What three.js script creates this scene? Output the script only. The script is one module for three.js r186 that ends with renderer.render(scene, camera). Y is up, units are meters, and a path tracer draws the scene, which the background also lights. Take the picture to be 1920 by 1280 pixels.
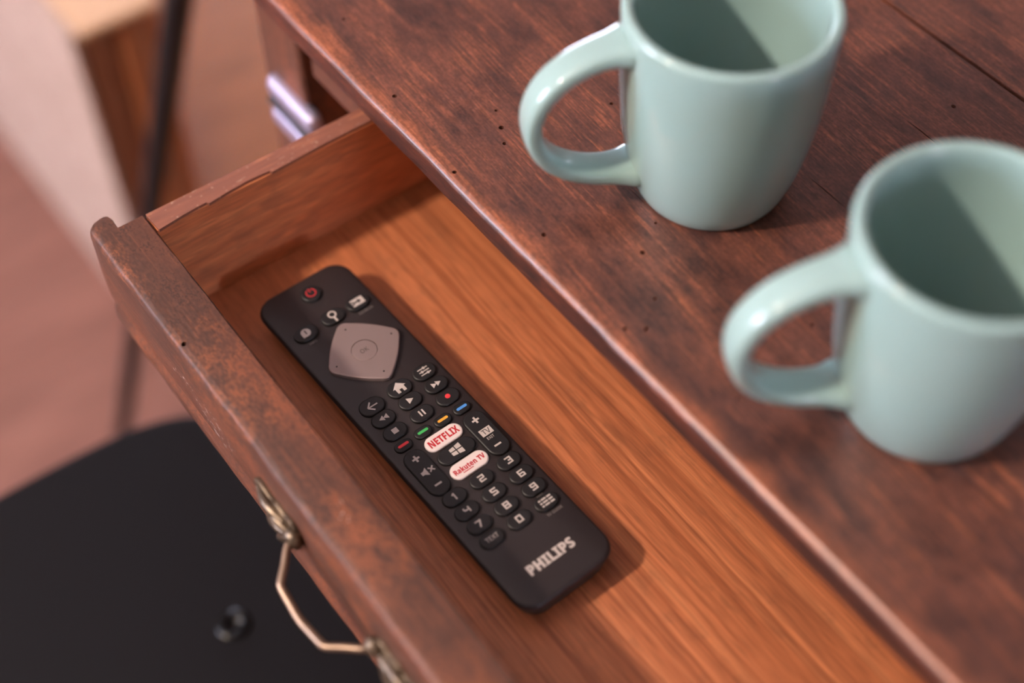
import * as THREE from 'three';
import { mergeGeometries, mergeVertices, toCreasedNormals } from 'three/addons/utils/BufferGeometryUtils.js';
import { TextGeometry } from 'three/addons/geometries/TextGeometry.js';
import { FontLoader } from 'three/addons/loaders/FontLoader.js';
import { RoundedBoxGeometry } from 'three/addons/geometries/RoundedBoxGeometry.js';
import { Brush, Evaluator, SUBTRACTION } from 'three-bvh-csg';

// ---------------------------------------------------------------- camera, daylight, exposure
const T = 0.75;                                   // height of the table top above the floor
const scene = new THREE.Scene();
const camera = new THREE.PerspectiveCamera(26.24, 1920 / 1280, 0.05, 60);
{
  const right = new THREE.Vector3(0.59548324, -0.00498076, -0.80335229);
  const up = new THREE.Vector3(-0.63290396, 0.61299347, -0.4729393);
  const back = new THREE.Vector3(0.49480531, 0.79007227, 0.361875);
  camera.quaternion.setFromRotationMatrix(new THREE.Matrix4().makeBasis(right, up, back));
  camera.position.set(0.1855, T + 0.42152, 0.2218);
  camera.focus = 0.595;
  camera.userData.fStop = 2.6;
}
scene.background = new THREE.Color(0.85, 0.85, 1.06);   // bright overcast sky outside the window
scene.backgroundIntensity = 29;
const renderer = new THREE.WebGLRenderer({ antialias: true });
renderer.shadowMap.enabled = true;
renderer.toneMapping = THREE.LinearToneMapping;
renderer.toneMappingExposure = 1.38;
const LAMP = { at: [-0.5, T + 1.17, 1.36], color: new THREE.Color(1.0, 0.81, 0.67), power: 7.2 };

// ---------------------------------------------------------------- helpers
const taken = {};
const numbered = (n) => { const k = taken[n] = (taken[n] ?? -1) + 1; return k ? n + '_' + String(k).padStart(3, '0') : n; };
function thing(name, label, category, base, group) {
  const o = new THREE.Group(); o.name = numbered(name); o.position.set(...base); scene.add(o);
  o.userData = { label, category }; if (group) o.userData.group = group;
  return o;
}
function shadows(m) { m.castShadow = true; m.receiveShadow = true; return m; }
function part(parent, name, geo, mat, label) {     // geometry in the parent's own coordinates
  const m = shadows(new THREE.Mesh(geo, mat)); m.name = name; parent.add(m);
  if (label) m.userData.label = label;
  return m;
}
function partW(parent, name, geo, mat, label) {    // geometry in world coordinates, moved to the thing's base
  const p = parent.position; geo.translate(-p.x, -p.y, -p.z);
  return part(parent, name, geo, mat, label);
}
function structure(name, geo, mat) {
  const m = shadows(new THREE.Mesh(geo, mat)); m.name = name; m.userData.kind = 'structure'; scene.add(m); return m;
}
const box = (x0, x1, y0, y1, z0, z1) => new THREE.BoxGeometry(x1 - x0, y1 - y0, z1 - z0).translate((x0 + x1) / 2, (y0 + y1) / 2, (z0 + z1) / 2);
const rbox = (x0, x1, y0, y1, z0, z1, r = 0.0015) => new RoundedBoxGeometry(x1 - x0, y1 - y0, z1 - z0, 2, r).translate((x0 + x1) / 2, (y0 + y1) / 2, (z0 + z1) / 2);
// texture coordinates in metres, the grain along x or z (or y for legs)
function uvGrain(geo, axis, size, off = [0, 0]) {
  const g = geo.index ? geo.toNonIndexed() : geo; const p = g.attributes.position, uv = new Float32Array(p.count * 2);
  const a = new THREE.Vector3(), b = new THREE.Vector3(), c = new THREE.Vector3();
  for (let i = 0; i < p.count; i += 3) {
    a.fromBufferAttribute(p, i); b.fromBufferAttribute(p, i + 1); c.fromBufferAttribute(p, i + 2);
    const n = b.clone().sub(a).cross(c.clone().sub(a)); const ax = Math.abs(n.x), ay = Math.abs(n.y), az = Math.abs(n.z);
    for (let k = 0; k < 3; k++) {
      const v = [a, b, c][k]; let U, V;
      if (axis === 'x') { if (ay >= ax && ay >= az) [U, V] = [v.x, v.z]; else if (az >= ax) [U, V] = [v.x, v.y]; else [U, V] = [v.z, v.y]; }
      else if (axis === 'z') { if (ay >= ax && ay >= az) [U, V] = [v.z, v.x]; else if (ax >= az) [U, V] = [v.z, v.y]; else [U, V] = [v.x, v.y]; }
      else { if (ax >= ay && ax >= az) [U, V] = [v.y, v.z]; else if (az >= ay) [U, V] = [v.y, v.x]; else [U, V] = [v.x, v.z]; }
      uv[(i + k) * 2] = (U + off[0]) / size[0]; uv[(i + k) * 2 + 1] = (V + off[1]) / size[1];
    }
  }
  g.setAttribute('uv', new THREE.BufferAttribute(uv, 2)); return g;
}
// a profile of [z, y] points swept along x; profAt(x, i) returns the same number of points each time
function sweepX(xs, profAt, crease = 0.6) {
  const P = xs.map((x, i) => profAt(x, i)), n = P[0].length, pos = [];
  const push = (x, q) => pos.push(x, q[1], q[0]);
  for (let i = 0; i + 1 < xs.length; i++) for (let j = 0; j < n; j++) {
    const k = (j + 1) % n, A = P[i][j], B = P[i][k], C = P[i + 1][k], D = P[i + 1][j];
    push(xs[i], A); push(xs[i + 1], D); push(xs[i + 1], C); push(xs[i], A); push(xs[i + 1], C); push(xs[i], B);
  }
  for (const [i, flip] of [[0, false], [xs.length - 1, true]]) {
    const t = THREE.ShapeUtils.triangulateShape(P[i].map((q) => new THREE.Vector2(q[0], q[1])), []);
    for (const [a, b, c] of t) { const f = flip ? [c, b, a] : [a, b, c]; for (const v of f) push(xs[i], P[i][v]); }
  }
  const g = new THREE.BufferGeometry(); g.setAttribute('position', new THREE.Float32BufferAttribute(pos, 3));
  // orient outward: check signed volume
  let vol = 0; for (let i = 0; i < pos.length; i += 9) vol += pos[i] * (pos[i + 4] * pos[i + 8] - pos[i + 5] * pos[i + 7]) - pos[i + 1] * (pos[i + 3] * pos[i + 8] - pos[i + 5] * pos[i + 6]) + pos[i + 2] * (pos[i + 3] * pos[i + 7] - pos[i + 4] * pos[i + 6]);
  if (vol < 0) for (let i = 0; i < pos.length; i += 9) for (let k = 0; k < 3; k++) { const s = g.attributes.position.array; const q = s[i + 3 + k]; s[i + 3 + k] = s[i + 6 + k]; s[i + 6 + k] = q; }
  g.computeVertexNormals();
  return toCreasedNormals(g, crease);
}
function sweepTube(points, radius, seg = 12, closedEnds = true) {  // tube through points, radius may be a function of t
  const curve = points instanceof THREE.Curve ? points : new THREE.CatmullRomCurve3(points.map((p) => new THREE.Vector3(...p)), false, 'centripetal');
  const N = 48, fr = curve.computeFrenetFrames(N, false), pos = [], idx = [];
  for (let i = 0; i <= N; i++) {
    const c = curve.getPointAt(i / N), r = typeof radius === 'function' ? radius(i / N) : radius;
    for (let j = 0; j < seg; j++) { const a = j / seg * 2 * Math.PI; const v = c.clone().addScaledVector(fr.normals[i], Math.cos(a) * r).addScaledVector(fr.binormals[i], Math.sin(a) * r); pos.push(v.x, v.y, v.z); }
  }
  for (let i = 0; i < N; i++) for (let j = 0; j < seg; j++) { const a = i * seg + j, b = i * seg + (j + 1) % seg, c = a + seg, d = b + seg; idx.push(a, b, d, a, d, c); }
  if (closedEnds) for (const [i, f] of [[0, 1], [N, 0]]) { const c = curve.getPointAt(i / N); const k = pos.length / 3; pos.push(c.x, c.y, c.z); for (let j = 0; j < seg; j++) { const a = i * seg + j, b = i * seg + (j + 1) % seg; f ? idx.push(k, b, a) : idx.push(k, a, b); } }
  const g = new THREE.BufferGeometry(); g.setAttribute('position', new THREE.Float32BufferAttribute(pos, 3)); g.setIndex(idx);
  g.setAttribute('uv', new THREE.Float32BufferAttribute(new Float32Array(pos.length / 3 * 2), 2)); g.computeVertexNormals(); return g;
}

// ---------------------------------------------------------------- seeded noise and computed textures
function rng(seed) { let s = seed >>> 0; return () => { s = (s + 0x6D2B79F5) >>> 0; let t = Math.imul(s ^ (s >>> 15), 1 | s); t = (t + Math.imul(t ^ (t >>> 7), 61 | t)) ^ t; return ((t ^ (t >>> 14)) >>> 0) / 4294967296; }; }
const LAT = (() => { const r = rng(77), a = new Float32Array(65536); for (let i = 0; i < 65536; i++) a[i] = r(); return a; })();
function vn(x, y, s) {
  const xi = Math.floor(x), yi = Math.floor(y), fx = x - xi, fy = y - yi, u = fx * fx * (3 - 2 * fx), v = fy * fy * (3 - 2 * fy);
  const h = (i, j) => LAT[(((i * 73 + s * 131) & 255) << 8 | ((j * 151 + s * 57 + i * 29) & 255)) & 65535];
  const a = h(xi, yi), b = h(xi + 1, yi), c = h(xi, yi + 1), d = h(xi + 1, yi + 1);
  return a + (b - a) * u + (c - a) * v + (a - b - c + d) * u * v;
}
const fbm = (x, y, s) => 0.5 * vn(x, y, s) + 0.27 * vn(x * 2.03, y * 2.03, s + 1) + 0.15 * vn(x * 4.1, y * 4.1, s + 2) + 0.08 * vn(x * 8.3, y * 8.3, s + 3);
const sm = (a, b, x) => { const t = Math.min(1, Math.max(0, (x - a) / (b - a))); return t * t * (3 - 2 * t); };
function texture(w, h, fn, srgb = true) {
  const d = new Uint8Array(w * h * 4);
  for (let j = 0; j < h; j++) for (let i = 0; i < w; i++) { const c = fn(i, j), k = (j * w + i) * 4; d[k] = c[0] < 0 ? 0 : c[0] > 255 ? 255 : c[0]; d[k + 1] = c[1] < 0 ? 0 : c[1] > 255 ? 255 : c[1]; d[k + 2] = c[2] < 0 ? 0 : c[2] > 255 ? 255 : c[2]; d[k + 3] = 255; }
  const t = new THREE.DataTexture(d, w, h, THREE.RGBAFormat); t.magFilter = THREE.LinearFilter; t.minFilter = THREE.LinearMipmapLinearFilter; t.generateMipmaps = true;
  t.wrapS = t.wrapT = THREE.RepeatWrapping; if (srgb) t.colorSpace = THREE.SRGBColorSpace; t.needsUpdate = true; return t;
}
const mix = (a, b, t) => [a[0] + (b[0] - a[0]) * t, a[1] + (b[1] - a[1]) * t, a[2] + (b[2] - a[2]) * t];
const grey = (fn, w, h) => texture(w, h, (i, j) => { const v = fn(i, j); return [v, v, v]; }, false);

// table top: red-brown stain over softwood, short bright flecks and dark mottling along x
const TOP = [0.72, 0.36];
function topField(i, j) {
  const x = i / 2048 * 720; let z = j / 1024 * 360; const edge = z;   // millimetres
  z -= 0.06 * (x - 360); const bend = 5 * (fbm(x / 90, z / 45, 3) - 0.5);
  const mott = fbm(x / 26 + 7, (z + bend) / 11, 11), big = fbm(x / 120, z / 55, 19);
  const line = vn(x / 34, (z + bend * 1.6) / 1.7, 23), line2 = vn(x / 60 + 3, (z + bend * 1.6) / 3.4, 27);
  const fibre = vn(x / 5, z / 0.55, 31), fleck = vn(x / 13, (z + bend) / 0.55, 37) * (0.35 + 0.65 * vn(x / 40, z / 15, 41));
  const blot = fbm(x / 7, z / 4.2, 45), speck = vn(x / 1.0, z / 0.7, 47), thin = vn(x / 26, (z + bend) / 0.95, 53), wear = sm(29, 39, edge + 6 * (vn(x / 14, edge / 6, 57) - 0.5)) * sm(48, 42, edge);
  return { mott, big, line, line2, fibre, fleck, blot, speck, thin, wear };
}
const topMap = texture(2048, 1024, (i, j) => {
  const f = topField(i, j);
  let c = mix([66, 42, 37], [117, 71, 56], sm(0.25, 0.72, 0.40 * f.mott + 0.30 * f.blot + 0.30 * f.big));
  c = mix(c, [150, 88, 62], 0.40 * sm(0.60, 0.86, 0.62 * f.line + 0.38 * f.line2));
  c = mix(c, [166, 98, 68], 0.45 * sm(0.50, 0.74, f.fleck));
  c = mix(c, [172, 104, 68], 0.45 * sm(0.76, 0.9, f.thin) * sm(0.3, 0.6, f.mott));
  c = mix(c, [172, 100, 66], 0.6 * f.wear);
  c = mix(c, [58, 38, 33], 0.5 * sm(0.58, 0.80, f.blot * 0.6 + f.mott * 0.4));
  const k = 0.80 + 0.26 * f.fibre + 0.26 * (f.speck - 0.5); return [c[0] * k, c[1] * k, c[2] * k];
});
const topBump = grey((i, j) => { const x = i * 720 / 1024, z = j * 360 / 512; return 120 + 70 * vn(x / 5, z / 0.7, 31) + 60 * vn(x / 30, z / 2, 23); }, 1024, 512);
// drawer bottom: honey-orange board with long straight grain
const BOT = [0.6, 0.3];
const botMap = texture(1536, 1024, (i, j) => {
  const x = i / 1536 * 600, z = j / 1024 * 300, wob = 7 * (fbm(x / 150, z / 70, 61) - 0.5);
  const ring = vn(x / 260, (z + wob) / 3.6, 63), ring2 = vn(x / 260, (z + wob) / 1.3, 67), big = fbm(x / 110, z / 40, 69), fib = vn(x / 8, z / 0.5, 71);
  const streak = vn(x / 46, (z + wob) / 2.2, 73) * vn(x / 60, z / 20, 75), dirt = fbm(x / 9, z / 6, 79);
  let c = mix([166, 96, 60], [200, 124, 82], 0.55 * ring + 0.45 * big);
  c = mix(c, [150, 84, 52], 0.75 * sm(0.46, 0.86, ring2) * sm(0.25, 0.65, big));
  c = mix(c, [132, 78, 52], 0.4 * sm(0.40, 0.7, streak));
  c = mix(c, [226, 150, 100], 0.35 * sm(0.72, 0.92, vn(x / 320, (z + wob) / 2.1, 70)));
  c = mix(c, [112, 74, 54], 0.15 * sm(0.60, 0.78, dirt));
  const k = 0.88 + 0.18 * fib; return [c[0] * k, c[1] * k, c[2] * k];
});
const botBump = grey((i, j) => { const x = i * 600 / 1024, z = j * 300 / 512; return 130 + 60 * vn(x / 200, z / 1.6, 67) + 50 * vn(x / 8, z / 0.7, 71); }, 1024, 512);
// drawer sides: redder, broad cathedral figure
const SID = [0.3, 0.15];
const sideMap = texture(1024, 512, (i, j) => {
  const x = i / 1024 * 300, z = j / 512 * 150, wob = 16 * (fbm(x / 80, z / 40, 81) - 0.5) + x * 0.05;
  const ring = vn(x / 160, (z + wob) / 5.5, 83), fig = sm(0.55, 0.8, vn(x / 120, (z + wob) / 7, 87)), dirt = fbm(x / 16, z / 10, 89), fib = vn(x / 7, z / 0.6, 91);
  let c = mix([196, 114, 72], [222, 140, 94], ring); c = mix(c, [172, 98, 64], 0.4 * fig); c = mix(c, [152, 94, 68], 0.3 * sm(0.58, 0.76, dirt));
  const k = 0.86 + 0.24 * fib; return [c[0] * k, c[1] * k, c[2] * k];
});
// drawer front: dark worn stain with orange patches and pale nicks
const frontMap = texture(1536, 768, (i, j) => {
  const x = i / 1536 * 400, z = j / 768 * 200;
  const patch = fbm(x / 30 + 5, z / 14, 101), mott = fbm(x / 7, z / 4.5, 103), fine = vn(x / 1.5, z / 0.8, 107), grit = vn(x / 0.8, z / 0.5, 111), nick = vn(x / 1.3, z / 0.8, 109) * vn(x / 40, z / 14, 113), big = fbm(x / 90, z / 30, 117), str = vn(x / 24, z / 1.1, 119);
  let c = mix([62, 43, 37], [98, 63, 50], 0.6 * mott + 0.4 * fine); c = mix(c, [150, 86, 56], 0.7 * sm(0.46, 0.70, patch * 0.5 + mott * 0.25 + fine * 0.15 + grit * 0.1));
  c = mix(c, [118, 70, 52], 0.4 * sm(0.40, 0.65, big)); c = mix(c, [128, 76, 54], 0.35 * sm(0.7, 0.9, str)); c = mix(c, [214, 200, 198], 0.8 * sm(0.69, 0.78, nick)); c = mix(c, [48, 36, 33], 0.5 * sm(0.55, 0.75, grit * 0.4 + mott * 0.6));
  return c;
});
const capMap = texture(512, 128, (i, j) => {
  const x = i / 512 * 160, z = j / 128 * 40, a = vn(x / 14, z / 1.2, 161), b = fbm(x / 22, z / 9, 163), c0 = vn(x / 2, z / 0.7, 167);
  let c = mix([112, 70, 58], [150, 94, 72], 0.5 * b + 0.5 * a); c = mix(c, [190, 122, 84], 0.6 * sm(0.6, 0.8, b * 0.6 + a * 0.4)); c = mix(c, [196, 172, 158], 0.5 * sm(0.88, 0.96, c0)); return c;
});
const floorMap = texture(1024, 1024, (i, j) => {     // u runs along z, v along x, both 6 m; colour mixed lighter and browner towards the back wall
  const z = i / 1024 * 6000 - 3000, x = j / 1024 * 6000 - 4000;
  const a = fbm(z / 240, x / 26, 121), b = fbm(z / 330, x / 210, 123), c0 = vn(z / 60, x / 9, 127);
  let c = mix([113, 78, 68], [144, 102, 91], 0.5 * a + 0.5 * b); c = mix(c, [184, 120, 74], sm(-110, -260, z + 120 * (b - 0.5)));
  const k = 0.9 + 0.16 * c0; return [c[0] * k, c[1] * k, c[2] * k];
});
const paleMap = texture(512, 512, (i, j) => {
  const x = i / 512 * 400, y = j / 512 * 400, weave = vn((x + y * 0.6) / 26, (y - x * 0.5) / 3.2, 131), b = fbm(x / 60, y / 60, 133);
  const c = mix([148, 124, 112], [184, 164, 152], 0.6 * weave + 0.4 * b); return c;
});
const slatMap = texture(512, 512, (i, j) => { const x = i / 512 * 400, y = j / 512 * 400; const c = mix([160, 112, 84], [204, 152, 116], 0.6 * vn(x / 90, y / 5, 141) + 0.4 * fbm(x / 50, y / 30, 143)); return c; });
const metalMap = texture(256, 256, (i, j) => { const x = i / 256 * 40, y = j / 256 * 40; return mix([58, 50, 43], [144, 128, 108], fbm(x / 5, y / 5, 151)); });

const std = (o) => new THREE.MeshPhysicalMaterial(o);
const M = {
  top: std({ map: topMap, bumpMap: topBump, bumpScale: 0.00012, roughness: 0.36, specularIntensity: 1 }),
  edge: std({ map: topMap, color: 0xc0a090, roughness: 0.55 }),  // top map tinted darker, for the front face of the table
  bottom: std({ map: botMap, bumpMap: botBump, bumpScale: 0.00012, roughness: 0.48 }),
  side: std({ map: sideMap, roughness: 0.5 }),
  cap: std({ map: capMap, roughness: 0.5 }),
  front: std({ map: frontMap, roughness: 0.5, specularIntensity: 0.55, bumpMap: topBump, bumpScale: 0.00025 }),
  dark: std({ color: 0x4a2c22, roughness: 0.6 }),
  glaze: std({ color: 0x8fadaa, roughness: 0.3, clearcoat: 1, clearcoatRoughness: 0.04, specularIntensity: 0.25 }),
  shell: std({ color: 0x261f20, roughness: 0.5 }), rubber: std({ color: 0x100e10, roughness: 0.5 }), pad: std({ color: 0x94827f, roughness: 0.42, metalness: 0.5 }),
  print: std({ color: 0xbcb2ae, roughness: 0.6 }), faint: std({ color: 0x77706f, roughness: 0.6 }), red: std({ color: 0xd8343c, roughness: 0.6 }), brandred: std({ color: 0xb3222c, roughness: 0.6 }),
  green: std({ color: 0x3fae5a, roughness: 0.6 }), yellow: std({ color: 0xe0a53a, roughness: 0.6 }), blue: std({ color: 0x4a8ed8, roughness: 0.6 }), white: std({ color: 0xdccfcd, roughness: 0.45 }), ink: std({ color: 0x1a1718, roughness: 0.7 }), padink: std({ color: 0x4e4543, roughness: 0.6 }),
  brass: std({ map: metalMap, metalness: 0.75, roughness: 0.38 }), bail: std({ color: 0x84705f, metalness: 0.7, roughness: 0.36 }), bolt: std({ color: 0x09090a, roughness: 0.22, specularIntensity: 0.45 }), steel: std({ color: 0xaca6be, metalness: 0.7, roughness: 0.5 }),
  black: std({ color: 0x0d0b0e, roughness: 0.6, specularIntensity: 0.3 }), blackmetal: std({ color: 0x0f0f11, roughness: 0.3 }),
  pale: std({ map: paleMap, roughness: 0.75 }), cream: std({ color: 0xc8a484, roughness: 0.7 }), slat: std({ map: slatMap, roughness: 0.65 }), slatdark: std({ map: slatMap, color: 0xb09a90, roughness: 0.65 }), slatorange: std({ map: slatMap, color: 0xffe2c4, roughness: 0.65 }),
  floor: std({ map: floorMap, roughness: 0.7, specularIntensity: 0.5 }), wall: std({ color: 0x968e88, roughness: 0.9 }), ceiling: std({ color: 0xa9a4a2, roughness: 0.95 }), trim: std({ color: 0xf0eeea, roughness: 0.6 }),
};

// ---------------------------------------------------------------- the room (all behind or beside the view, lit by one window and two added ones)
{
  const X0 = -3.2, X1 = 2.2, Z0 = -2.4, Z1 = 2.5, Hc = 2.55, t = 0.12;
  const fl = new THREE.BoxGeometry(X1 - X0 + 2 * t, t, Z1 - Z0 + 2 * t).translate((X0 + X1) / 2, -t / 2, (Z0 + Z1) / 2);
  structure('floor', uvGrain(fl, 'z', [6, 6], [3, 4]), M.floor);
  structure('ceiling', box(X0 - t, X1 + t, Hc, Hc + t, Z0 - t, Z1 + t), M.ceiling);
  const dz0 = -1.7, dz1 = -0.75, dy0 = 0.15, dy1 = 1.05;
  structure('wall_left', mergeGeometries([box(X0 - t, X0, 0, Hc, Z0, dz0), box(X0 - t, X0, 0, Hc, dz1, Z1), box(X0 - t, X0, 0, dy0, dz0, dz1), box(X0 - t, X0, dy1, Hc, dz0, dz1)]), M.wall);
  const rz0 = -0.3, rz1 = 0.1, ry0 = 1.0, ry1 = 1.36;
  structure('wall_right', mergeGeometries([box(X1, X1 + t, 0, Hc, Z0, rz0), box(X1, X1 + t, 0, Hc, rz1, Z1), box(X1, X1 + t, 0, ry0, rz0, rz1), box(X1, X1 + t, ry1, Hc, rz0, rz1)]), M.wall);
  structure('added_window_3', mergeGeometries([box(X1 + 0.03, X1 + 0.08, ry0, ry1, rz0, rz0 + 0.03), box(X1 + 0.03, X1 + 0.08, ry0, ry1, rz1 - 0.03, rz1), box(X1 + 0.03, X1 + 0.08, ry0, ry0 + 0.03, rz0 + 0.03, rz1 - 0.03), box(X1 + 0.03, X1 + 0.08, ry1 - 0.03, ry1, rz0 + 0.03, rz1 - 0.03)]), M.trim);  // unseen window, added to light the drawer side and mug flanks
  structure('wall_back', box(X0 - t, X1 + t, 0, Hc, Z0 - t, Z0), M.wall);
  const wx0 = -2.35, wx1 = -1.25, wy0 = 0.95, wy1 = 2.1;
  structure('wall_front', mergeGeometries([box(X0 - t, wx0, 0, Hc, Z1, Z1 + t), box(wx1, X1 + t, 0, Hc, Z1, Z1 + t), box(wx0, wx1, 0, wy0, Z1, Z1 + t), box(wx0, wx1, wy1, Hc, Z1, Z1 + t)]), M.wall);
  const f = 0.05, zc0 = Z1 + 0.03, zc1 = Z1 + 0.09, xm = (wx0 + wx1) / 2;
  structure('window_1', mergeGeometries([box(wx0, wx0 + f, wy0, wy1, zc0, zc1), box(wx1 - f, wx1, wy0, wy1, zc0, zc1), box(wx0 + f, wx1 - f, wy0, wy0 + f, zc0, zc1), box(wx0 + f, wx1 - f, wy1 - f, wy1, zc0, zc1), box(xm - f / 2, xm + f / 2, wy0 + f, wy1 - f, zc0, zc1)]), M.trim);
}
// unseen low window, added in the left wall to brighten the far floor
{
  const x = -3.29, w = 0.06, z0 = -1.7, z1 = -0.75, y0 = 0.15, y1 = 1.05, f = 0.03, zm = (z0 + z1) / 2;
  structure('added_window_2', mergeGeometries([box(x, x + w, y0, y1, z0, z0 + f), box(x, x + w, y0, y1, z1 - f, z1), box(x, x + w, y0, y0 + f, z0 + f, z1 - f), box(x, x + w, y1 - f, y1, z0 + f, z1 - f), box(x, x + w, y0 + f, y1 - f, zm - f / 2, zm + f / 2)]), M.trim);
}
// pendant lamp that lights the table from the sitter's side
{
  const [lx, ly, lz] = LAMP.at, Hc = 2.55;
  const t = thing('pendant_lamp', 'small bare-bulb pendant lamp hanging from the ceiling above the sitter', 'lamp', [lx, Hc, lz]);
  partW(t, 'ceiling_rose', new THREE.CylinderGeometry(0.05, 0.055, 0.025, 32).translate(lx, Hc - 0.0125, lz), M.trim);
  partW(t, 'cord', new THREE.CylinderGeometry(0.003, 0.003, Hc - 0.025 - (ly + 0.107), 10).translate(lx, (Hc - 0.025 + ly + 0.107) / 2, lz), M.blackmetal);
  partW(t, 'socket', new THREE.CylinderGeometry(0.016, 0.019, 0.05, 24).translate(lx, ly + 0.087, lz), M.blackmetal);
  const bulb = partW(t, 'bulb', new THREE.SphereGeometry(0.0645, 32, 20).translate(lx, ly, lz), std({ color: 0xffffff, emissive: LAMP.color, emissiveIntensity: 60, roughness: 0.4 }));
  bulb.castShadow = false;
  const L = new THREE.PointLight(LAMP.color, LAMP.power, 0, 2); L.position.set(lx, ly, lz); L.castShadow = true; L.shadow.radius = 3.2; scene.add(L);
}

// ---------------------------------------------------------------- the table
const UND = T - 0.0152;                            // underside of the top
{
  const t = thing('wooden_table', 'worn reddish-brown wooden table with small wormholes, carrying the two mugs', 'table', [0.16, 0, -0.3]);
  const xs = []; for (let x = -0.395; x <= 0.7151; x += 0.01) xs.push(x);
  const R = 0.0028, bd = (x, s) => 0.0006 * (vn(x * 40, s, 201) - 0.5) + 0.0004 * (vn(x * 130, s, 203) - 0.5);
  const front = (x) => {
    const e = bd(x, 1), p = [[-0.2172, UND], [-0.0022, UND], [-0.0022, T - R - 0.0004], [-0.0004 + e, T - R - 0.0003]];
    for (let k = 0; k <= 6; k++) { const a = k / 6 * Math.PI / 2; p.push([-R + e * (1 - k / 6) + R * Math.cos(a), T - R + R * Math.sin(a)]); }
    p.push([-0.2167, T], [-0.2172, T - 0.0006]); return p;
  };
  let g0 = uvGrain(sweepX(xs, front), 'x', TOP, [0.5, 0.4]);
  // worm holes and drying cracks are cut into the first board
  const cuts = [];
  const holes = [[-212.4, -9.3, 0.9], [-179.9, -38.2, 0.6], [-170.4, -34, 1.0], [-162.2, -29.5, 0.75], [-161.2, -3.9, 0.8], [-113, -12.2, 0.85], [-83.2, -36.9, 0.9], [-91.8, -50.7, 0.55], [-62.8, -25.9, 0.7], [-58.3, -7.8, 0.75], [-53.6, -14.1, 0.8], [-18.9, -64.3, 0.75], [-10.4, -19.8, 0.6], [-68, -191.7, 0.95], [-154.4, -79.2, 0.75], [-267.1, -18.8, 0.7]];
  for (const [x, z, r] of holes) cuts.push(new THREE.CylinderGeometry(r * 0.00125, r * 0.00095, 0.009, 10).toNonIndexed().translate(x / 1000, T - 0.003, z / 1000));
  const crack = (x0, x1, z, w) => { const s = new THREE.Shape([[x0, z], [x0 * 0.6 + x1 * 0.4, z - w], [x1, z + 0.0002], [x0 * 0.4 + x1 * 0.6, z + w]].map((q) => new THREE.Vector2(q[0], -q[1]))); return new THREE.ExtrudeGeometry(s, { depth: 0.004, bevelEnabled: false }).rotateX(-Math.PI / 2).translate(0, T - 0.0025, 0); };
  cuts.push(crack(-0.079, -0.046, -0.1154, 0.00032), crack(-0.0745, -0.054, -0.1701, 0.0004), crack(-0.116, -0.098, -0.0541, 0.00025));
  const strip = (g) => { for (const k of Object.keys(g.attributes)) if (!['position', 'normal', 'uv'].includes(k)) g.deleteAttribute(k); g.clearGroups(); return g.index ? g.toNonIndexed() : g; };
  const ev = new Evaluator(); ev.useGroups = false; ev.attributes = ['position', 'normal', 'uv'];
  let b0 = new Brush(strip(g0)); b0.updateMatrixWorld();
  for (const c of cuts) { const bc = new Brush(strip(c)); bc.updateMatrixWorld(); b0 = ev.evaluate(b0, bc, SUBTRACTION); b0.updateMatrixWorld(); }
  partW(t, 'board', b0.geometry.clone(), M.top, 'front board with rounded worn edge and wormholes');
  partW(t, 'edge_band', uvGrain(sweepX(xs, (x) => { const e = bd(x, 1), w = 0.0004 * (vn(x * 60, 4, 205) - 0.5); return [[-0.0021, UND + 0.0001], [-0.0016 + w, UND + 0.0001], [-0.0008 + w, UND + 0.001], [-0.0003 + e, UND + 0.005], [-0.0006 + e, T - R - 0.0006], [-0.0021, T - R - 0.0006]]; }), 'x', TOP, [0.1, 0.21]), M.edge, 'darker front edge');
  const board = (z0, z1, off) => uvGrain(box(-0.395, 0.715, UND, T, z0, z1), 'x', TOP, off);
  partW(t, 'board', board(-0.43, -0.2189, [0.13, 0.61]), M.top); partW(t, 'board', board(-0.6, -0.4317, [0.37, 0.05]), M.top);
  const leg = (x0, x1, z0, z1) => uvGrain(rbox(x0, x1, 0, UND, z0, z1, 0.003), 'y', TOP, [x0, z0]);
  for (const [x0, z0] of [[-0.345, -0.056], [0.625, -0.056], [-0.345, -0.57], [0.625, -0.57]]) partW(t, 'leg', leg(x0, x0 + 0.041, z0, z0 + 0.044), M.front);
  const wood = (g) => uvGrain(g, 'x', TOP, [0.2, 0.1]);
  partW(t, 'front_rail', wood(mergeGeometries([rbox(-0.2935, 0.62, UND - 0.0122, UND, -0.034, -0.012, 0.001), rbox(-0.2915, -0.2485, T - 0.047, UND - 0.0122, -0.034, -0.012, 0.001)].map((g) => { g.deleteAttribute('uv1'); return g; }))), M.front);
  partW(t, 'side_apron', uvGrain(rbox(-0.338, -0.318, T - 0.14, UND, -0.526, -0.056, 0.001), 'z', TOP), M.front);
  partW(t, 'side_apron', uvGrain(rbox(0.635, 0.655, T - 0.14, UND, -0.526, -0.056, 0.001), 'z', TOP), M.front);
  partW(t, 'back_apron', wood(rbox(-0.304, 0.625, T - 0.14, UND, -0.56, -0.54, 0.001)), M.front);
  partW(t, 'drawer_runner', uvGrain(rbox(-0.26, -0.225, T - 0.112, T - 0.0955, -0.54, -0.03, 0.001), 'z', TOP), M.front);
  partW(t, 'drawer_runner', uvGrain(rbox(0.335, 0.37, T - 0.112, T - 0.0955, -0.54, -0.03, 0.001), 'z', TOP), M.front);
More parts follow.
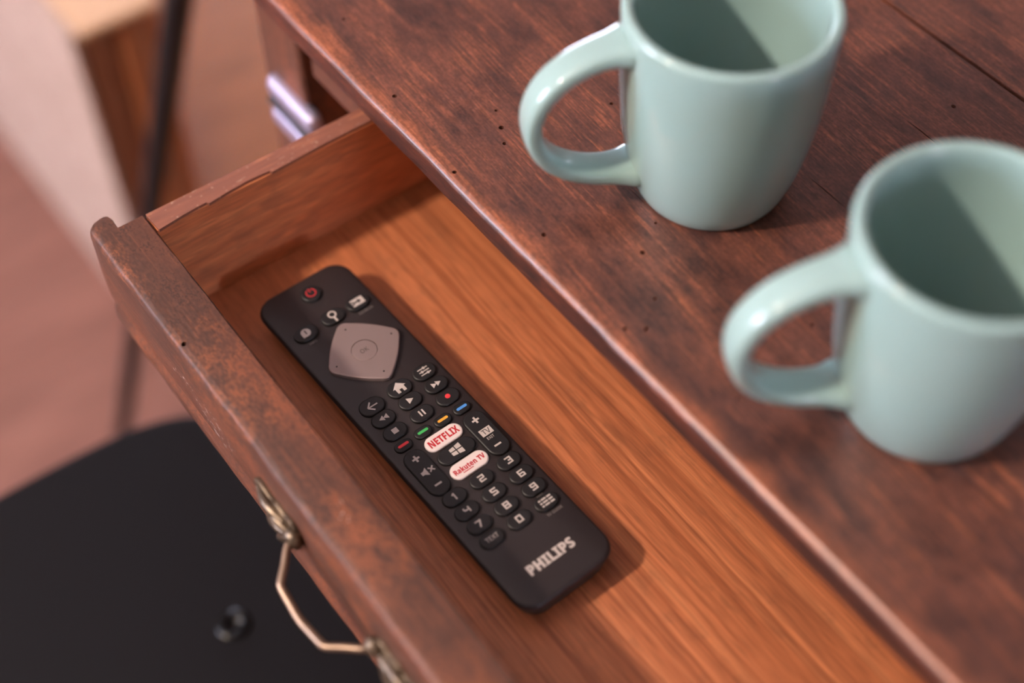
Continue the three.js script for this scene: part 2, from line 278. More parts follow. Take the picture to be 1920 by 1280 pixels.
  // steel hinge on the leg beside the drawer
  const hinge = partW(t, 'hinge', mergeGeometries([rbox(-0.337, -0.293, T - 0.0885, T - 0.0755, -0.0162, -0.0068, 0.0045), rbox(-0.337, -0.293, T - 0.1075, T - 0.0945, -0.0162, -0.0068, 0.0045)]), M.steel, 'two shiny pale steel hinge leaves');
  const kn = new THREE.CylinderGeometry(0.0028, 0.0028, 0.044, 16).rotateZ(Math.PI / 2).translate(-0.3135 - t.position.x, T - 0.092 - t.position.y, -0.0092 - t.position.z);
  part(hinge, 'hinge_pin', kn, M.blackmetal);
}

// ---------------------------------------------------------------- the drawer
const YD = T - 0.02923, YF = T - 0.08323, ZI = 0.0987, ZO = 0.1217;
{
  const t = thing('drawer', 'open reddish-brown wooden drawer pulled out from under the table top', 'drawer', [0.058, T - 0.0975, -0.06]);
  const YB = T - 0.0975, XR = 0.36;
  // front board: rounded top edge, flat face, quirk and bead along the foot; left end has a thin lip
  const outer = (zo) => [[zo - 0.0034, YD], [zo - 0.0016, YD - 0.0005], [zo - 0.0004, YD - 0.0018], [zo, YD - 0.004], [zo + 0.0002, YD - 0.026], [zo - 0.0002, YD - 0.04], [zo - 0.0014, YD - 0.0445], [zo - 0.0014, YD - 0.0475], [zo, YD - 0.0505], [zo + 0.0004, YD - 0.0545], [zo - 0.0004, YD - 0.059], [zo - 0.0018, YB + 0.006], [zo - 0.003, YB]];
  const wear = (x) => 0.0009 * (vn(x * 22, 1, 211) - 0.5) + 0.0007 * (vn(x * 90, 2, 213) - 0.5);
  const xs = []; for (let x = -0.2428; x < XR; x += 0.006) xs.push(x); xs.push(XR);
  const thick = sweepX(xs, (x) => [[ZI + 0.0002, YB], [ZI, YD - 0.0012], [ZI + 0.0008 + wear(x) * 0.6, YD], ...outer(ZO + wear(x + 3))]);
  const xe = [-0.2518, -0.2514, -0.2505, -0.249, -0.2468, -0.2428];
  const ear = sweepX(xe, (x) => { const q = Math.max(0, 1 - (x + 0.2518) / 0.005), d = 0.004 * (1 - Math.sqrt(Math.max(0, 1 - q * q))); const zi = 0.1105 - 0.0012 * q + d * 0.75; return [[zi, YB], [zi, YD - 0.0012], [zi + 0.0006, YD], ...outer(ZO - d + (x > -0.244 ? wear(x + 3) : 0))]; });
  let fg = uvGrain(mergeGeometries([thick, ear].map((g) => { for (const k of Object.keys(g.attributes)) if (!['position', 'normal'].includes(k)) g.deleteAttribute(k); return g; })), 'x', [0.4, 0.2], [0.31, 0.03]);
  const ev = new Evaluator(); ev.useGroups = false; ev.attributes = ['position', 'normal', 'uv'];
  const hole = new Brush(new THREE.CylinderGeometry(0.0012, 0.001, 0.006, 10).toNonIndexed().translate(-0.1724, YD, 0.1185)); hole.updateMatrixWorld();
  let fb = new Brush(uvGrain(thick, 'x', [0.4, 0.2], [0.31, 0.03])); fb.updateMatrixWorld(); fb = ev.evaluate(fb, hole, SUBTRACTION);
  const keep = (g) => { for (const k of Object.keys(g.attributes)) if (!['position', 'normal', 'uv'].includes(k)) g.deleteAttribute(k); return g.index ? g.toNonIndexed() : g; };
  partW(t, 'front_panel', mergeGeometries([keep(fb.geometry.clone()), keep(uvGrain(ear, 'x', [0.4, 0.2], [0.31, 0.03]))]), M.front, 'dark worn front board with a thin lip at its left end');
  // left side with a chipped inner top edge
  const zBack = -0.25, chips = [[97.6, 231.6], [92, 232.2], [86, 232.9], [80, 233.3], [74.4, 233.5], [73.6, 232.2], [70, 232.6], [63, 233.4], [55, 233.9], [47, 233.7], [43.6, 233.5], [42.8, 232.3], [36, 232.5], [29, 232.9], [18, 233.3], [6, 233.4]];
  const lower = box(-0.2426, -0.2329, YB + 0.004, YD - 0.0015, zBack, ZI - 0.0006).toNonIndexed();
  const sh = new THREE.Shape(); sh.moveTo(-0.2426, -(zBack)); sh.lineTo(-0.2426, -(ZI - 0.0006)); for (const [z, x] of chips) sh.lineTo(-x / 1000, -z / 1000); sh.lineTo(-0.2331, -zBack);
  const cap = new THREE.ExtrudeGeometry(sh, { depth: 0.0015, bevelEnabled: false }).rotateX(-Math.PI / 2).translate(0, YD - 0.0015, 0);
  const plain = (g) => { for (const k of Object.keys(g.attributes)) if (!['position', 'normal', 'uv'].includes(k)) g.deleteAttribute(k); g.clearGroups(); return g; };
  partW(t, 'side_panel', uvGrain(plain(lower), 'z', SID, [0.1, -T + 0.12]), M.side);
  partW(t, 'side_edge', uvGrain(plain(cap), 'z', [0.16, 0.04]), M.cap, 'dull brown chipped top edge of the left side');
  partW(t, 'side_panel', uvGrain(rbox(XR - 0.02, XR - 0.0103, YB + 0.004, YD, zBack, ZI - 0.0006, 0.0008), 'z', SID), M.side);
  partW(t, 'back_panel', uvGrain(rbox(-0.2328, XR - 0.0201, YF + 0.0002, YD, zBack, zBack + 0.01, 0.0008), 'x', SID), M.side);
  partW(t, 'bottom_panel', uvGrain(box(-0.2328, XR - 0.0201, YF - 0.008, YF, zBack, ZI - 0.0004), 'x', BOT, [0.33, 0.2]), M.bottom, 'honey-orange bottom board with long straight grain');
  // antique bail pull
  const h = new THREE.Group(); h.name = 'handle'; h.position.set(-0.059 - t.position.x, T - 0.055 - t.position.y, ZO - t.position.z); h.userData.label = 'antique brass pull with leaf-shaped plates'; t.add(h);
  const leaf = (m) => {
    const s = new THREE.Shape(), q = [[0, 1], [4, 4], [9, 3], [14, 3.6], [19, 1.6], [26, 2.6], [31, 0.2], [28.5, -3], [29.5, -7], [25.5, -9], [26, -13.5], [22, -15], [21.5, -19], [18, -20], [16, -25], [13, -21.5], [9.5, -21], [8.5, -16.5], [4.5, -15], [4, -10], [0.5, -7], [0.8, -3]];
    s.moveTo(q[0][0] * m / 1000, q[0][1] / 1000); s.splineThru(q.slice(1).concat([q[0]]).map((p) => new THREE.Vector2(p[0] * m / 1000, p[1] / 1000)));
    const g = new THREE.ExtrudeGeometry(s, { depth: 0.0009, bevelEnabled: true, bevelThickness: 0.0009, bevelSize: 0.0008, bevelSegments: 2, curveSegments: 3 });
    const ribs = []; for (const [a, b, c, d] of [[3, -2, 24, -1], [3, -4, 24, -11], [4, -5, 16, -19], [8, 0, 28, 0.5]]) ribs.push(sweepTube([[a * m / 1000, b / 1000, 0.002], [(a + c) / 2 * m / 1000, (b + d) / 2000 + 0.0006, 0.0032], [c * m / 1000, d / 1000, 0.0018]], (k) => 0.0006 + 0.0016 * Math.sin(Math.PI * (0.15 + 0.8 * k)), 8));
    const boss = new THREE.SphereGeometry(0.0042, 16, 10).scale(1, 1, 0.8).translate(0.0012 * m, -0.001, 0.0026);
    const all = [g, ...ribs, boss].map((x) => { const y = x.index ? x.toNonIndexed() : x; for (const k of Object.keys(y.attributes)) if (!['position', 'normal', 'uv'].includes(k)) y.deleteAttribute(k); y.clearGroups(); return y; });
    return uvGrain(mergeGeometries(all), 'x', [0.04, 0.04], [m, 0.3]);
  };
  part(h, 'plate', leaf(-1).translate(-0.0262, 0.0025, 0.0004), M.brass); part(h, 'plate', leaf(1).translate(0.0262, 0.0025, 0.0004), M.brass);
  const bp = [[-0.0268, 0.0018, 0.0035], [-0.0262, 0.0014, 0.0058], [-0.0205, -0.0005, 0.0112], [-0.0152, -0.0022, 0.0162], [-0.0142, -0.0024, 0.0165], [-0.006, -0.0036, 0.0172], [0, -0.0040, 0.0176], [0.006, -0.0036, 0.0172], [0.0142, -0.0024, 0.0165], [0.0152, -0.0022, 0.0162], [0.0205, -0.0005, 0.0112], [0.0262, 0.0014, 0.0058], [0.0268, 0.0018, 0.0035]];
  part(h, 'bail', sweepTube(bp, (k) => 0.00165 - 0.0003 * Math.abs(k - 0.5), 12), M.bail);
}

// ---------------------------------------------------------------- the remote control (local x along its length, local z across)
const font = await new FontLoader().loadAsync('fonts/droid/droid_sans_bold.typeface.json');
const fontR = await new FontLoader().loadAsync('fonts/droid/droid_sans_regular.typeface.json');
{
  const RH = 0.0153, t = thing('remote_control', 'black television remote control lying in the open drawer', 'remote control', [-0.11043, YF + 0.0001, 0.04975]);
  t.rotation.y = 0.03567;
  // drawings are made in millimetres, x to the right and y up as one reads the remote, then laid onto its face
  const lay = new THREE.Matrix4().makeBasis(new THREE.Vector3(0, 0, -1), new THREE.Vector3(-1, 0, 0), new THREE.Vector3(0, 1, 0));
  const onFace = (g, y) => g.scale(0.001, 0.001, 0.001).applyMatrix4(lay).translate(0, y, 0);
  const rrect = (w, h, r, x = 0, y = 0) => { const s = new THREE.Shape(), a = x - w / 2, b = x + w / 2, c = y - h / 2, d = y + h / 2; s.moveTo(a + r, c); s.lineTo(b - r, c); s.absarc(b - r, c + r, r, -Math.PI / 2, 0); s.lineTo(b, d - r); s.absarc(b - r, d - r, r, 0, Math.PI / 2); s.lineTo(a + r, d); s.absarc(a + r, d - r, r, Math.PI / 2, Math.PI); s.lineTo(a, c + r); s.absarc(a + r, c + r, r, Math.PI, 1.5 * Math.PI); return s; };
  const ext = (s, depth, bev = 0, seg = 3, cs = 14) => new THREE.ExtrudeGeometry(s, { depth: depth - 2 * bev, bevelEnabled: bev > 0, bevelThickness: bev, bevelSize: bev, bevelOffset: -bev, bevelSegments: seg, curveSegments: cs }).translate(0, 0, bev);
  const FACE = RH - 0.0012;
  // body lofted through rounded rectangles: narrow belly, widest near the face, soft upper edge
  const ringPts = (w, h, r) => { const o = []; for (const [sx, sy, a0] of [[1, -1, -0.5], [1, 1, 0], [-1, 1, 0.5], [-1, -1, 1]]) for (let k = 0; k <= 14; k++) { const a = (a0 + k / 28) * Math.PI; o.push([sx * (w / 2 - r) + r * Math.cos(a), sy * (h / 2 - r) + r * Math.sin(a)]); } return o; };
  const rings = [[33, 181, 6, 0], [35.5, 184, 7, 0.4], [40.5, 186.6, 8, 4.5], [44.4, 188.2, 8.8, 9.4], [45.8, 189, 9, 11.4], [46, 189.2, 9, 12.2], [45.7, 188.9, 8.9, 12.9], [45.0, 188.2, 8.6, 13.5], [44.0, 187.2, 8.2, 13.9], [42.6, 185.8, 7.6, 14.1]];
  const RN = rings.map(([w, h, r, z]) => ringPts(w, h, r).map((q) => [q[0], q[1], z]));
  const bp0 = [], bi0 = [], rn = RN[0].length; RN.flat().forEach((q) => bp0.push(...q));
  for (let i = 0; i + 1 < RN.length; i++) for (let j = 0; j < rn; j++) { const a = i * rn + j, b = i * rn + (j + 1) % rn; bi0.push(a, b, b + rn, a, b + rn, a + rn); }
  for (const [i, up] of [[0, 0], [RN.length - 1, 1]]) { const k = bp0.length / 3; bp0.push(0, 0, rings[i][3]); for (let j = 0; j < rn; j++) { const a = i * rn + j, b = i * rn + (j + 1) % rn; up ? bi0.push(k, a, b) : bi0.push(k, b, a); } }
  let bodyG = new THREE.BufferGeometry(); bodyG.setAttribute('position', new THREE.Float32BufferAttribute(bp0, 3)); bodyG.setIndex(bi0); bodyG.computeVertexNormals(); bodyG = toCreasedNormals(bodyG, 0.7);
  part(t, 'shell', onFace(bodyG, 0), M.shell, 'charcoal body with rounded corners');
  const P = (pts) => new THREE.Shape(pts.map((p) => new THREE.Vector2(...p)));
  const rect = (x, y, w, h) => P([[x - w / 2, y - h / 2], [x + w / 2, y - h / 2], [x + w / 2, y + h / 2], [x - w / 2, y + h / 2]]);
  const ringS = (r, w, x = 0, y = 0, a0 = 0, a1 = 2 * Math.PI) => { const s = new THREE.Shape(); const n = 28; for (let k = 0; k <= n; k++) { const a = a0 + (a1 - a0) * k / n; s[k ? 'lineTo' : 'moveTo'](x + r * Math.cos(a), y + r * Math.sin(a)); } for (let k = n; k >= 0; k--) { const a = a0 + (a1 - a0) * k / n; s.lineTo(x + (r - w) * Math.cos(a), y + (r - w) * Math.sin(a)); } return s; };
  const bar = (x0, y0, x1, y1, w) => { const dx = x1 - x0, dy = y1 - y0, l = Math.hypot(dx, dy), nx = -dy / l * w / 2, ny = dx / l * w / 2; return P([[x0 + nx, y0 + ny], [x0 - nx, y0 - ny], [x1 - nx, y1 - ny], [x1 + nx, y1 + ny]]); };
  const txt = (s, size, f = font, sx = 1, fat = 0) => { const g = new TextGeometry(s, { font: f, size, depth: 0.13, curveSegments: 4, bevelEnabled: fat > 0, bevelSize: fat, bevelThickness: 0.01, bevelSegments: 1 }); g.computeBoundingBox(); const b = g.boundingBox; g.translate(-(b.min.x + b.max.x) / 2, -(b.min.y + b.max.y) / 2, 0); return g.scale(sx, 1, 1); };
  const draw = (shapes) => mergeGeometries(shapes.map((s, i) => (s.isBufferGeometry ? s : new THREE.ExtrudeGeometry(s, { depth: 0.14, bevelEnabled: false, curveSegments: 10 })).translate(0, 0, 0.008 * i)));
  const keyGeo = new Map();
  function key(name, cx, cy, w, h, mat, legend, lmat, lift = 1.35, label) {
    const id = [w, h, lift].join(); if (!keyGeo.has(id)) keyGeo.set(id, onFace(ext(rrect(w, h, Math.min(w, h) / 2 - 0.01), lift + 0.6, 0.75, 4, 12), 0));
    const m = part(t, name, keyGeo.get(id), mat, label); m.position.set(-cy / 1000, FACE - 0.0006, -cx / 1000);
    for (const [g, lm] of [].concat(legend ? (Array.isArray(legend[0]) ? legend : [[legend, lmat ?? M.print]]) : [])) { const q = part(m, 'legend', onFace(draw([].concat(g)), (lift + 0.6 - 0.08) / 1000), lm ?? M.print); }
    return m;
  }
  const L = [-13.5 + 0.65, 0.65, 13.5 + 0.65];    // the three key columns
  const one = (g, m = M.print) => [[g, m]];
  // first keys
  key('power_button', 1.0, 84.3, 9.4, 9.4, M.rubber, one([ringS(2.3, 0.42, 0, 0, Math.PI * 0.5 + 0.5, Math.PI * 2.5 - 0.5), bar(0, 0.5, 0, 2.5, 0.42)], M.red), null, 1.3, 'black power button with a red symbol');
  const tri = (x, y, w, h) => P([[x - w / 2, y - h / 2], [x + w / 2, y], [x - w / 2, y + h / 2]]);
  const info = (() => { const s = new THREE.Shape(); s.moveTo(-2.2, -2.2); s.lineTo(-2.2, 0); s.absarc(0, 0, 2.2, Math.PI, 0, true); s.absarc(0, 0, 2.2, 0, -Math.PI / 2, true); s.lineTo(-2.2, -2.2); return s; })();
  key('button', L[0] - 0.2, 67.2, 11.2, 7.8, M.rubber, [[[info], M.print], [[rect(0, 0.15, 0.55, 2.2)].map((s) => new THREE.ExtrudeGeometry(s, { depth: 0.2, bevelEnabled: false })), M.ink]]);
  key('button', L[1] + 0.6, 67.7, 11.2, 7.8, M.rubber, one([ringS(2.0, 0.75, 0, 0.8), bar(0, -1.0, 0, -3.6, 0.95)]));
  const dark = (sh) => new THREE.ExtrudeGeometry(sh, { depth: 0.2, bevelEnabled: false });
  key('button', L[2] - 0.2, 67.6, 11.2, 7.8, M.rubber, [[[P([[-3.0, 2.0], [3.0, 2.0], [3.0, -2.0], [-3.0, -2.0], [-3.0, -1.05], [-1.8, -1.05], [-1.8, 1.05], [-3.0, 1.05]]), rect(-2.6, 0, 0.8, 0.7)], M.print], [[dark(rect(-0.5, 0, 2.6, 0.8)), dark(P([[0.2, -1.35], [1.7, 0], [0.2, 1.35]]))], M.ink]]);
  // navigation pad: a cushion-shaped diamond with a round key in it
  const dia = new THREE.Shape(); { const A = 19.8, B = 19.2, r = 0.19, v = [[0, A], [B, 0], [0, -A], [-B, 0]]; for (let k = 0; k < 4; k++) { const p = v[k], n = v[(k + 1) % 4], pr = v[(k + 3) % 4], a = [p[0] + (pr[0] - p[0]) * r, p[1] + (pr[1] - p[1]) * r], b = [p[0] + (n[0] - p[0]) * r, p[1] + (n[1] - p[1]) * r]; if (!k) dia.moveTo(...a); dia.quadraticCurveTo(p[0] * 1.0, p[1] * 1.0, ...b); const e = [n[0] + (p[0] - n[0]) * r, n[1] + (p[1] - n[1]) * r]; const c = [(b[0] + e[0]) / 2 * 1.10, (b[1] + e[1]) / 2 * 1.10]; dia.quadraticCurveTo(...c, ...e); } }
  const okHole = new THREE.Path(); okHole.absarc(0, 0, 6.3, 0, 2 * Math.PI, true); dia.holes.push(okHole);
  const pad = part(t, 'navigation_pad', onFace(ext(dia, 2.6, 0.7, 4, 16), 0), M.pad, 'grey cushion-shaped navigation pad'); pad.position.set(-0.0436, FACE - 0.0006, -0.0008);
  const okb = part(pad, 'ok_button', onFace(mergeGeometries([ext(rrect(10.9, 10.9, 5.44), 2.55, 0.25, 2, 24)]), 0), M.pad); part(pad, 'legend', onFace(txt('OK', 2.1, fontR), 0.0025), M.padink);
  for (const [x, y] of [[0, 13.9], [14, 0], [-14, 0], [0, -14.2]]) part(pad, 'dot', onFace(new THREE.CylinderGeometry(0.42, 0.42, 0.14, 12).rotateX(Math.PI / 2).translate(x, y, 0), 0.00261), M.ink);
  // menu, home, back
  key('button', L[0] - 0.1, 18.6, 11.4, 8.6, M.rubber, one([bar(-2.2, -0.3, 2.4, -0.3, 0.6), bar(-2.2, -0.3, 0, 1.9, 0.65), bar(-2.2, -0.3, 0, -2.5, 0.65)].map((s) => s)));
  key('button', L[1] + 0.5, 18.9, 11.4, 8.2, M.rubber, one([P([[-3.1, 0.2], [0, 3.0], [3.1, 0.2], [2.1, 0.2], [2.1, -2.5], [0.7, -2.5], [0.7, -0.8], [-0.7, -0.8], [-0.7, -2.5], [-2.1, -2.5], [-2.1, 0.2]])]));
  key('button', L[2], 19.4, 10.8, 7.6, M.rubber, one([-1.5, 0, 1.5].flatMap((y, k) => [rect(0, y, 4.8, 0.5), rect([1, -1.0, 0.6][k], y, 0.7, 1.3)])));
  // transport keys
  key('button', L[0], 10.6, 10.8, 7.2, M.rubber, one([tri(0, 0, -2.2, -2.6), tri(2.0, 0, -2.2, -2.6)].map((s, k) => { const x = k * 2.0 - 1.0; return P([[x - 1.1, 0], [x + 1.1, 1.35], [x + 1.1, -1.35]].reverse()); })));
  key('button', L[1] + 0.3, 11.1, 10.8, 7.2, M.rubber, one([P([[-1.3, -1.6], [1.5, 0], [-1.3, 1.6]])]));
  key('button', L[2], 11.0, 10.8, 7.2, M.rubber, one([P([[-2.1, -1.35], [0.1, 0], [-2.1, 1.35]]), P([[0.0, -1.35], [2.2, 0], [0.0, 1.35]])]));
  key('button', L[0], 2.6, 10.8, 7.2, M.rubber, one([rect(0, 0, 2.5, 2.5)]));
  key('button', L[1] + 0.2, 2.9, 10.8, 7.2, M.rubber, one([rect(-0.8, 0, 0.7, 3.0), rect(0.8, 0, 0.7, 3.0)]));
  { const s = new THREE.Shape(); s.absarc(0, 0, 1.15, 0, 2 * Math.PI); key('button', L[2] - 0.1, 3.0, 10.8, 7.2, M.rubber, one([s], M.red)); }
  // colour keys
  [[-14.2, -5.0, M.red, 'red'], [-4.2, -4.6, M.green, 'green'], [5.6, -4.9, M.yellow, 'yellow'], [15.2, -5.0, M.blue, 'blue']].forEach(([x, y, m, n]) => key('colour_button', x, y, 8.2, 5.2, M.rubber, one([rrect(5.0, 1.25, 0.6)], m), null, 1.2, 'black key with a ' + n + ' bar'));
  // service keys
  key('service_button', 0.7, -12.0, 17.6, 7.6, M.white, one([txt('NETFLIX', 3.35, font, 0.78, 0.08)], M.brandred), null, 1.2, 'white pill-shaped key lettered NETFLIX');
  key('button', 0.8, -20.4, 17.6, 7.6, M.rubber, one([P([[-2.6, -1.6], [-0.25, -2.0], [-0.25, -0.15], [-2.6, -0.1]]), P([[0.25, -2.1], [2.7, -2.5], [2.7, -0.2], [0.25, -0.15]]), P([[-2.6, 0.35], [-0.25, 0.35], [-0.25, 2.1], [-2.6, 1.8]]), P([[0.25, 0.35], [2.7, 0.35], [2.7, 2.6], [0.25, 2.2]])]));
  key('service_button', 0.8, -28.8, 17.6, 7.6, M.white, one([txt('Rakuten TV', 2.3, font, 0.86, 0.06), rect(-1.7, -1.9, 5.0, 0.38)], M.brandred), null, 1.2, 'white pill-shaped key lettered Rakuten TV');
  // rockers
  const plus = (y) => [rect(0, y, 3.3, 0.85), rect(0, y, 0.85, 3.3)];
  key('volume_rocker', -14.4, -21.2, 10.0, 25.0, M.rubber, one([...plus(7.5), P([[-2.6, -0.8], [-1.5, -0.8], [0.1, -2.0], [0.1, 2.0], [-1.5, 0.8], [-2.6, 0.8]]), bar(1.0, 1.1, 3.2, -1.1, 0.6), bar(1.0, -1.1, 3.2, 1.1, 0.6), rect(0, -7.4, 3.2, 0.8)]), null, 1.35, 'tall black rocker with plus, mute and minus signs');
  key('channel_rocker', 15.6, -21.0, 10.0, 25.0, M.rubber, [[[...plus(7.3), rect(0, 0.3, 5.4, 3.6), rect(-0.2, -7.6, 3.2, 0.8), txt('EXIT', 1.3, fontR).translate(-0.2, -3.0, 0)], M.print], [[txt('TV', 2.5, fontR).translate(0, 0.3, 0.06)], M.ink]], null, 1.35, 'tall black rocker marked TV');
  // number keys
  const digit = (d) => {                              // squarish figures as on the keys: strokes of a 3.2 by 3.8 frame
    const w = 1.05, h = 1.3, k = 0.64, S = { a: rect(0, h, 2 * w + k, k), b: rect(w, h / 2, k, h), c: rect(w, -h / 2, k, h), d: rect(0, -h, 2 * w + k, k), e: rect(-w, -h / 2, k, h), f: rect(-w, h / 2, k, h), g: rect(0, 0, 2 * w, k), m: rect(0.1, 0, k * 1.1, 2 * h + k), n: bar(-0.8, 0.7, 0.2, h + 0.1, k), p: bar(-0.4, -h - 0.3, w, h, k * 1.1), q: rect(0.3, 0, 1.4, k) };
    return [...{ 1: 'mn', 2: 'abged', 3: 'abqcd', 4: 'fgbc', 5: 'afgcd', 6: 'afgecd', 7: 'ap', 8: 'abcdefg', 9: 'abfgcd', 0: 'abcdef' }[d]].map((k2) => S[k2]);
  };
  const digits = [['1', 0, 0], ['2', 1, 0], ['3', 2, 0], ['4', 0, 1], ['5', 1, 1], ['6', 2, 1], ['7', 0, 2], ['8', 1, 2], ['9', 2, 2], ['0', 1, 3]];
  for (const [s, c, r] of digits) key('number_button', L[c] + (c === 1 ? -0.1 : 0), -37.2 - r * 7.9, 10.8, 7.0, M.rubber, one(digit(s)));
  key('button', L[0], -60.9, 10.8, 7.0, M.rubber, one([txt('TEXT', 2.0, fontR)]));
  key('button', L[2] - 0.4, -61.2, 10.8, 7.0, M.rubber, one([-1.4, 0, 1.4].flatMap((y) => [rect(-2.4, y, 1.0, 0.75), rect(-0.4, y, 2.2, 0.75), rect(2.1, y, 1.9, 0.75)])));
  // lettering on the shell
  const face = (s, size, x, y, m, f = fontR, sx = 1, fat = 0) => part(t, 'lettering', onFace(txt(s, size, f, sx, fat).translate(x, y, 0), FACE - 0.00005), m);
  face('INFO', 1.25, -13.0, 61.8, M.faint); face('SOURCES', 1.25, 14.6, 62.3, M.faint); face('LIST', 1.25, 14.0, -56.7, M.faint); face('TV GUIDE', 1.25, 14.0, -66.2, M.faint);
  face('PHILIPS', 4.3, 0, -80.6, M.print, font, 1.0, 0.16);
}

// ---------------------------------------------------------------- the mugs
const prof = (y) => { const h = 0.0879, q = y / h, rb = 0.0295, ro = 0.03975; return rb + (ro - rb) * (q + 1.3144 * q * (1 - q) + 0.5926 * q * (1 - q) * (1 - 2 * q)); };
function makeMug(name, label, at, azimuth) {
  const t = thing(name, label, 'mug', at);
  const H = 0.0879, p = [[0.0001, 0.0022], [0.0235, 0.0022], [0.0248, 0.0006], [0.0262, 0]], W = 0.0047;
  p.push([0.0282, 0.0003], [0.0294, 0.0016]);
  for (let k = 1; k <= 24; k++) { const y = 0.0022 + (H - 0.0026 - 0.0022) * k / 24; p.push([prof(y) - (k === 0 ? 0.0003 : 0), y]); }
  const ri = prof(H) - W / 2 - 0.0001; for (let k = 1; k < 9; k++) { const a = k / 9 * Math.PI; p.push([ri + Math.cos(a) * W / 2, H - 0.0026 + Math.sin(a) * 0.0026]); }
  for (let k = 0; k <= 24; k++) { const y = H - 0.0026 - (H - 0.0026 - 0.012) * k / 24; p.push([prof(y) - W - 0.0002, y]); }
  const rb = prof(0.012) - W - 0.0002; for (let k = 1; k <= 8; k++) { const a = k / 8 * Math.PI / 2; p.push([rb - 0.007 * (1 - Math.cos(a)), 0.012 - 0.0065 * Math.sin(a)]); }
  p.push([0.012, 0.0052], [0.0001, 0.005]);
  part(t, 'body', new THREE.LatheGeometry(p.map((q) => new THREE.Vector2(q[0], q[1])), 96), M.glaze);
  // handle: a strap swept along an ellipse in the plane of the given azimuth
  const N = 60, S = 20, pos = [], idx = [], dir = [Math.cos(azimuth), Math.sin(azimuth)], tan = [-Math.sin(azimuth), Math.cos(azimuth)], C = [];
  const yAt = (th) => 0.0466 + 0.0304 * Math.sin(th) + 0.0002 * Math.cos(th);
  for (let i = 0; i <= N; i++) {
    const k = i / N, th = Math.PI / 2 * Math.max(-1, Math.min(1, (0.5 - k) * 2.12)), end = Math.max(0, Math.abs(0.5 - k) * 2.12 - 1);   // beyond the ellipse the strap runs straight into the wall
    let r = 0.034 + 0.0396 * Math.pow(Math.max(0, Math.cos(th)), 0.9); const y = yAt(th);
    if (k > 0.5) r = Math.min(r, 99); C.push([Math.abs(0.5 - k) > 0.4716 ? 0.034 - Math.min(1, end / 0.12) * (0.034 - (prof(y) - 0.0034)) : Math.max(r, prof(y) - 0.0034), y]);
  }
  for (let i = 0; i <= N; i++) {
    const a = C[Math.max(0, i - 1)], b = C[Math.min(N, i + 1)]; let tr = b[0] - a[0], ty = b[1] - a[1]; const l = Math.hypot(tr, ty); tr /= l; ty /= l;
    const gap = Math.max(0, C[i][0] - prof(C[i][1])), fl = Math.exp(-gap / 0.0042), w = 0.0073 * (1 + 0.38 * fl), h = 0.0037 * (1 + 0.45 * fl);
    for (let j = 0; j < S; j++) {
      const q = j / S * 2 * Math.PI, cs = Math.cos(q), sn = Math.sin(q), e = 0.72, u = Math.sign(cs) * Math.abs(cs) ** e * w, v = Math.sign(sn) * Math.abs(sn) ** e * h;
      const r = C[i][0] + v * -ty, y = C[i][1] + v * tr; pos.push(dir[0] * r + tan[0] * u, y, dir[1] * r + tan[1] * u);
    }
  }
  for (let i = 0; i < N; i++) for (let j = 0; j < S; j++) { const a = i * S + j, b = i * S + (j + 1) % S, c = a + S, d = b + S; idx.push(a, b, d, a, d, c); }
  const g = new THREE.BufferGeometry(); g.setAttribute('position', new THREE.Float32BufferAttribute(pos, 3)); g.setIndex(idx); g.setAttribute('uv', new THREE.Float32BufferAttribute(new Float32Array(pos.length / 3 * 2), 2)); g.computeVertexNormals();
  part(t, 'handle', g, M.glaze);
  return t;
}
makeMug('mug', 'pale celadon green mug standing at the back, sharper of the two', [-0.0975, T, -0.0829], 112.6 * Math.PI / 180).userData.group = 'celadon mugs on the table';
makeMug('mug', 'pale celadon green mug standing nearest the camera, blurred and cut by the right edge', [0.0279, T, -0.0727], 115.8 * Math.PI / 180).userData.group = 'celadon mugs on the table';

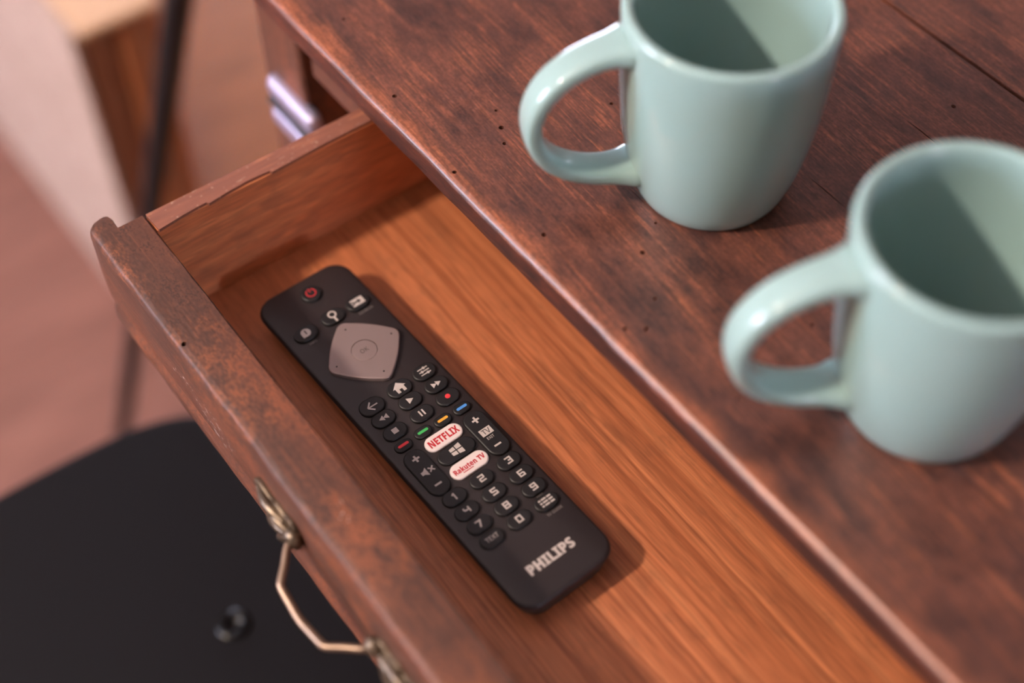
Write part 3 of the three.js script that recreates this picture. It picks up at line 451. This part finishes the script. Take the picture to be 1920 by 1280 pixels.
// ---------------------------------------------------------------- below and behind: seat, stand, chest
{
  const y = T - 0.3, t = thing('stool', 'flat black seat with a round shiny bolt, below the open drawer', 'stool', [-0.14, 0, 0.27]);
  const s = new THREE.Shape(), q = [[-0.354, 0.2], [-0.3535, 0.155], [-0.350, 0.112], [-0.338, 0.079], [-0.312, 0.058], [-0.27, 0.05], [-0.14, 0.047], [-0.01, 0.05], [0.032, 0.058], [0.058, 0.079], [0.070, 0.112], [0.0735, 0.155], [0.074, 0.27], [0.0735, 0.385], [0.066, 0.43], [0.05, 0.46], [0.02, 0.482], [-0.03, 0.49], [-0.14, 0.493], [-0.25, 0.49], [-0.3, 0.482], [-0.33, 0.46], [-0.346, 0.43], [-0.353, 0.385], [-0.354, 0.27]];
  s.moveTo(q[0][0], -q[0][1]); s.splineThru(q.slice(1).concat([q[0]]).map((p) => new THREE.Vector2(p[0], -p[1])));
  const hp = new THREE.Path(); hp.absarc(-0.2, -0.128, 0.0075, 0, 2 * Math.PI, true); s.holes.push(hp);
  const g = new THREE.ExtrudeGeometry(s, { depth: 0.012, bevelEnabled: true, bevelThickness: 0.003, bevelSize: 0.003, bevelOffset: -0.003, bevelSegments: 3, curveSegments: 6 }).rotateX(-Math.PI / 2).translate(0, y - 0.015, 0);
  partW(t, 'seat', g, M.black);
  partW(t, 'bolt', new THREE.LatheGeometry([[0.0001, 0.0055], [0.003, 0.0055], [0.0042, 0.0072], [0.006, 0.0080], [0.008, 0.0075], [0.0094, 0.0066], [0.0096, 0.0062], [0.0072, 0.0061], [0.0066, -0.009], [0.0001, -0.009]].reverse().map((p) => new THREE.Vector2(...p)), 28).translate(-0.2, y - 0.006, 0.128), M.bolt, 'shiny bolt in the seat');
  for (const [x, z, a, b] of [[-0.30, 0.11, -0.01, -0.02], [0.02, 0.11, 0.01, -0.02], [-0.30, 0.43, -0.01, 0.02], [0.02, 0.43, 0.01, 0.02]]) partW(t, 'leg', sweepTube(new THREE.LineCurve3(new THREE.Vector3(x, y - 0.0145, z), new THREE.Vector3(x + a, 0, z + b)), 0.011, 14), M.blackmetal);
}
{
  const t = thing('stand', 'slim black pole of a stand leaning in front of the pale bench', 'stand', [-0.658, 0, 0.069]);
  const a = new THREE.Vector3(-0.658, 0.004, 0.069), b = new THREE.Vector3(-0.598, T + 0.35, -0.268);
  partW(t, 'pole', sweepTube(new THREE.LineCurve3(a, b), (k) => 0.0066 + 0.0072 * Math.min(1, k * 1.5), 16), M.blackmetal);
  partW(t, 'foot', new THREE.SphereGeometry(0.009, 16, 10).scale(1, 0.5, 1).translate(-0.658, 0.0045, 0.069), M.black);
}
{
  const t = thing('bench', 'low pale tan bench with a slatted brown end, blurred at top left', 'bench', [-1.3, 0, -0.066]);
  const top = T - 0.338, xs = -0.741, zf = -0.027, zb = -0.106, x0 = -1.85;
  partW(t, 'front_panel', uvGrain(rbox(x0, xs, 0, top, zf - 0.007, zf, 0.003), 'x', [0.4, 0.4]), M.pale, 'pale front');
  partW(t, 'back_panel', uvGrain(rbox(x0, xs - 0.022, 0, top - 0.0095, zb, zb + 0.012, 0.003), 'x', [0.4, 0.4]), M.slat);
  const cut = [-0.0345, -0.046, -0.056, -0.067, -0.079, -0.093, -0.1055], mt = [M.slatdark, M.slat, M.slatdark, M.slatorange, M.slat, M.slatorange];
  for (let k = 0; k < 6; k++) partW(t, 'slat', uvGrain(rbox(xs - 0.018 - (k % 3) * 0.002, xs - (k % 3) * 0.002, 0, top - 0.0095, cut[k + 1] + 0.001, cut[k], 0.002), 'y', [0.4, 0.4], [k * 0.13, k * 0.07]), mt[k]);
  partW(t, 'lid', uvGrain(rbox(x0, xs + 0.002, top - 0.009, top, zb, zf - 0.0075, 0.003), 'x', [0.4, 0.4]), M.cream, 'cream top board');
}

renderer.render(scene, camera);
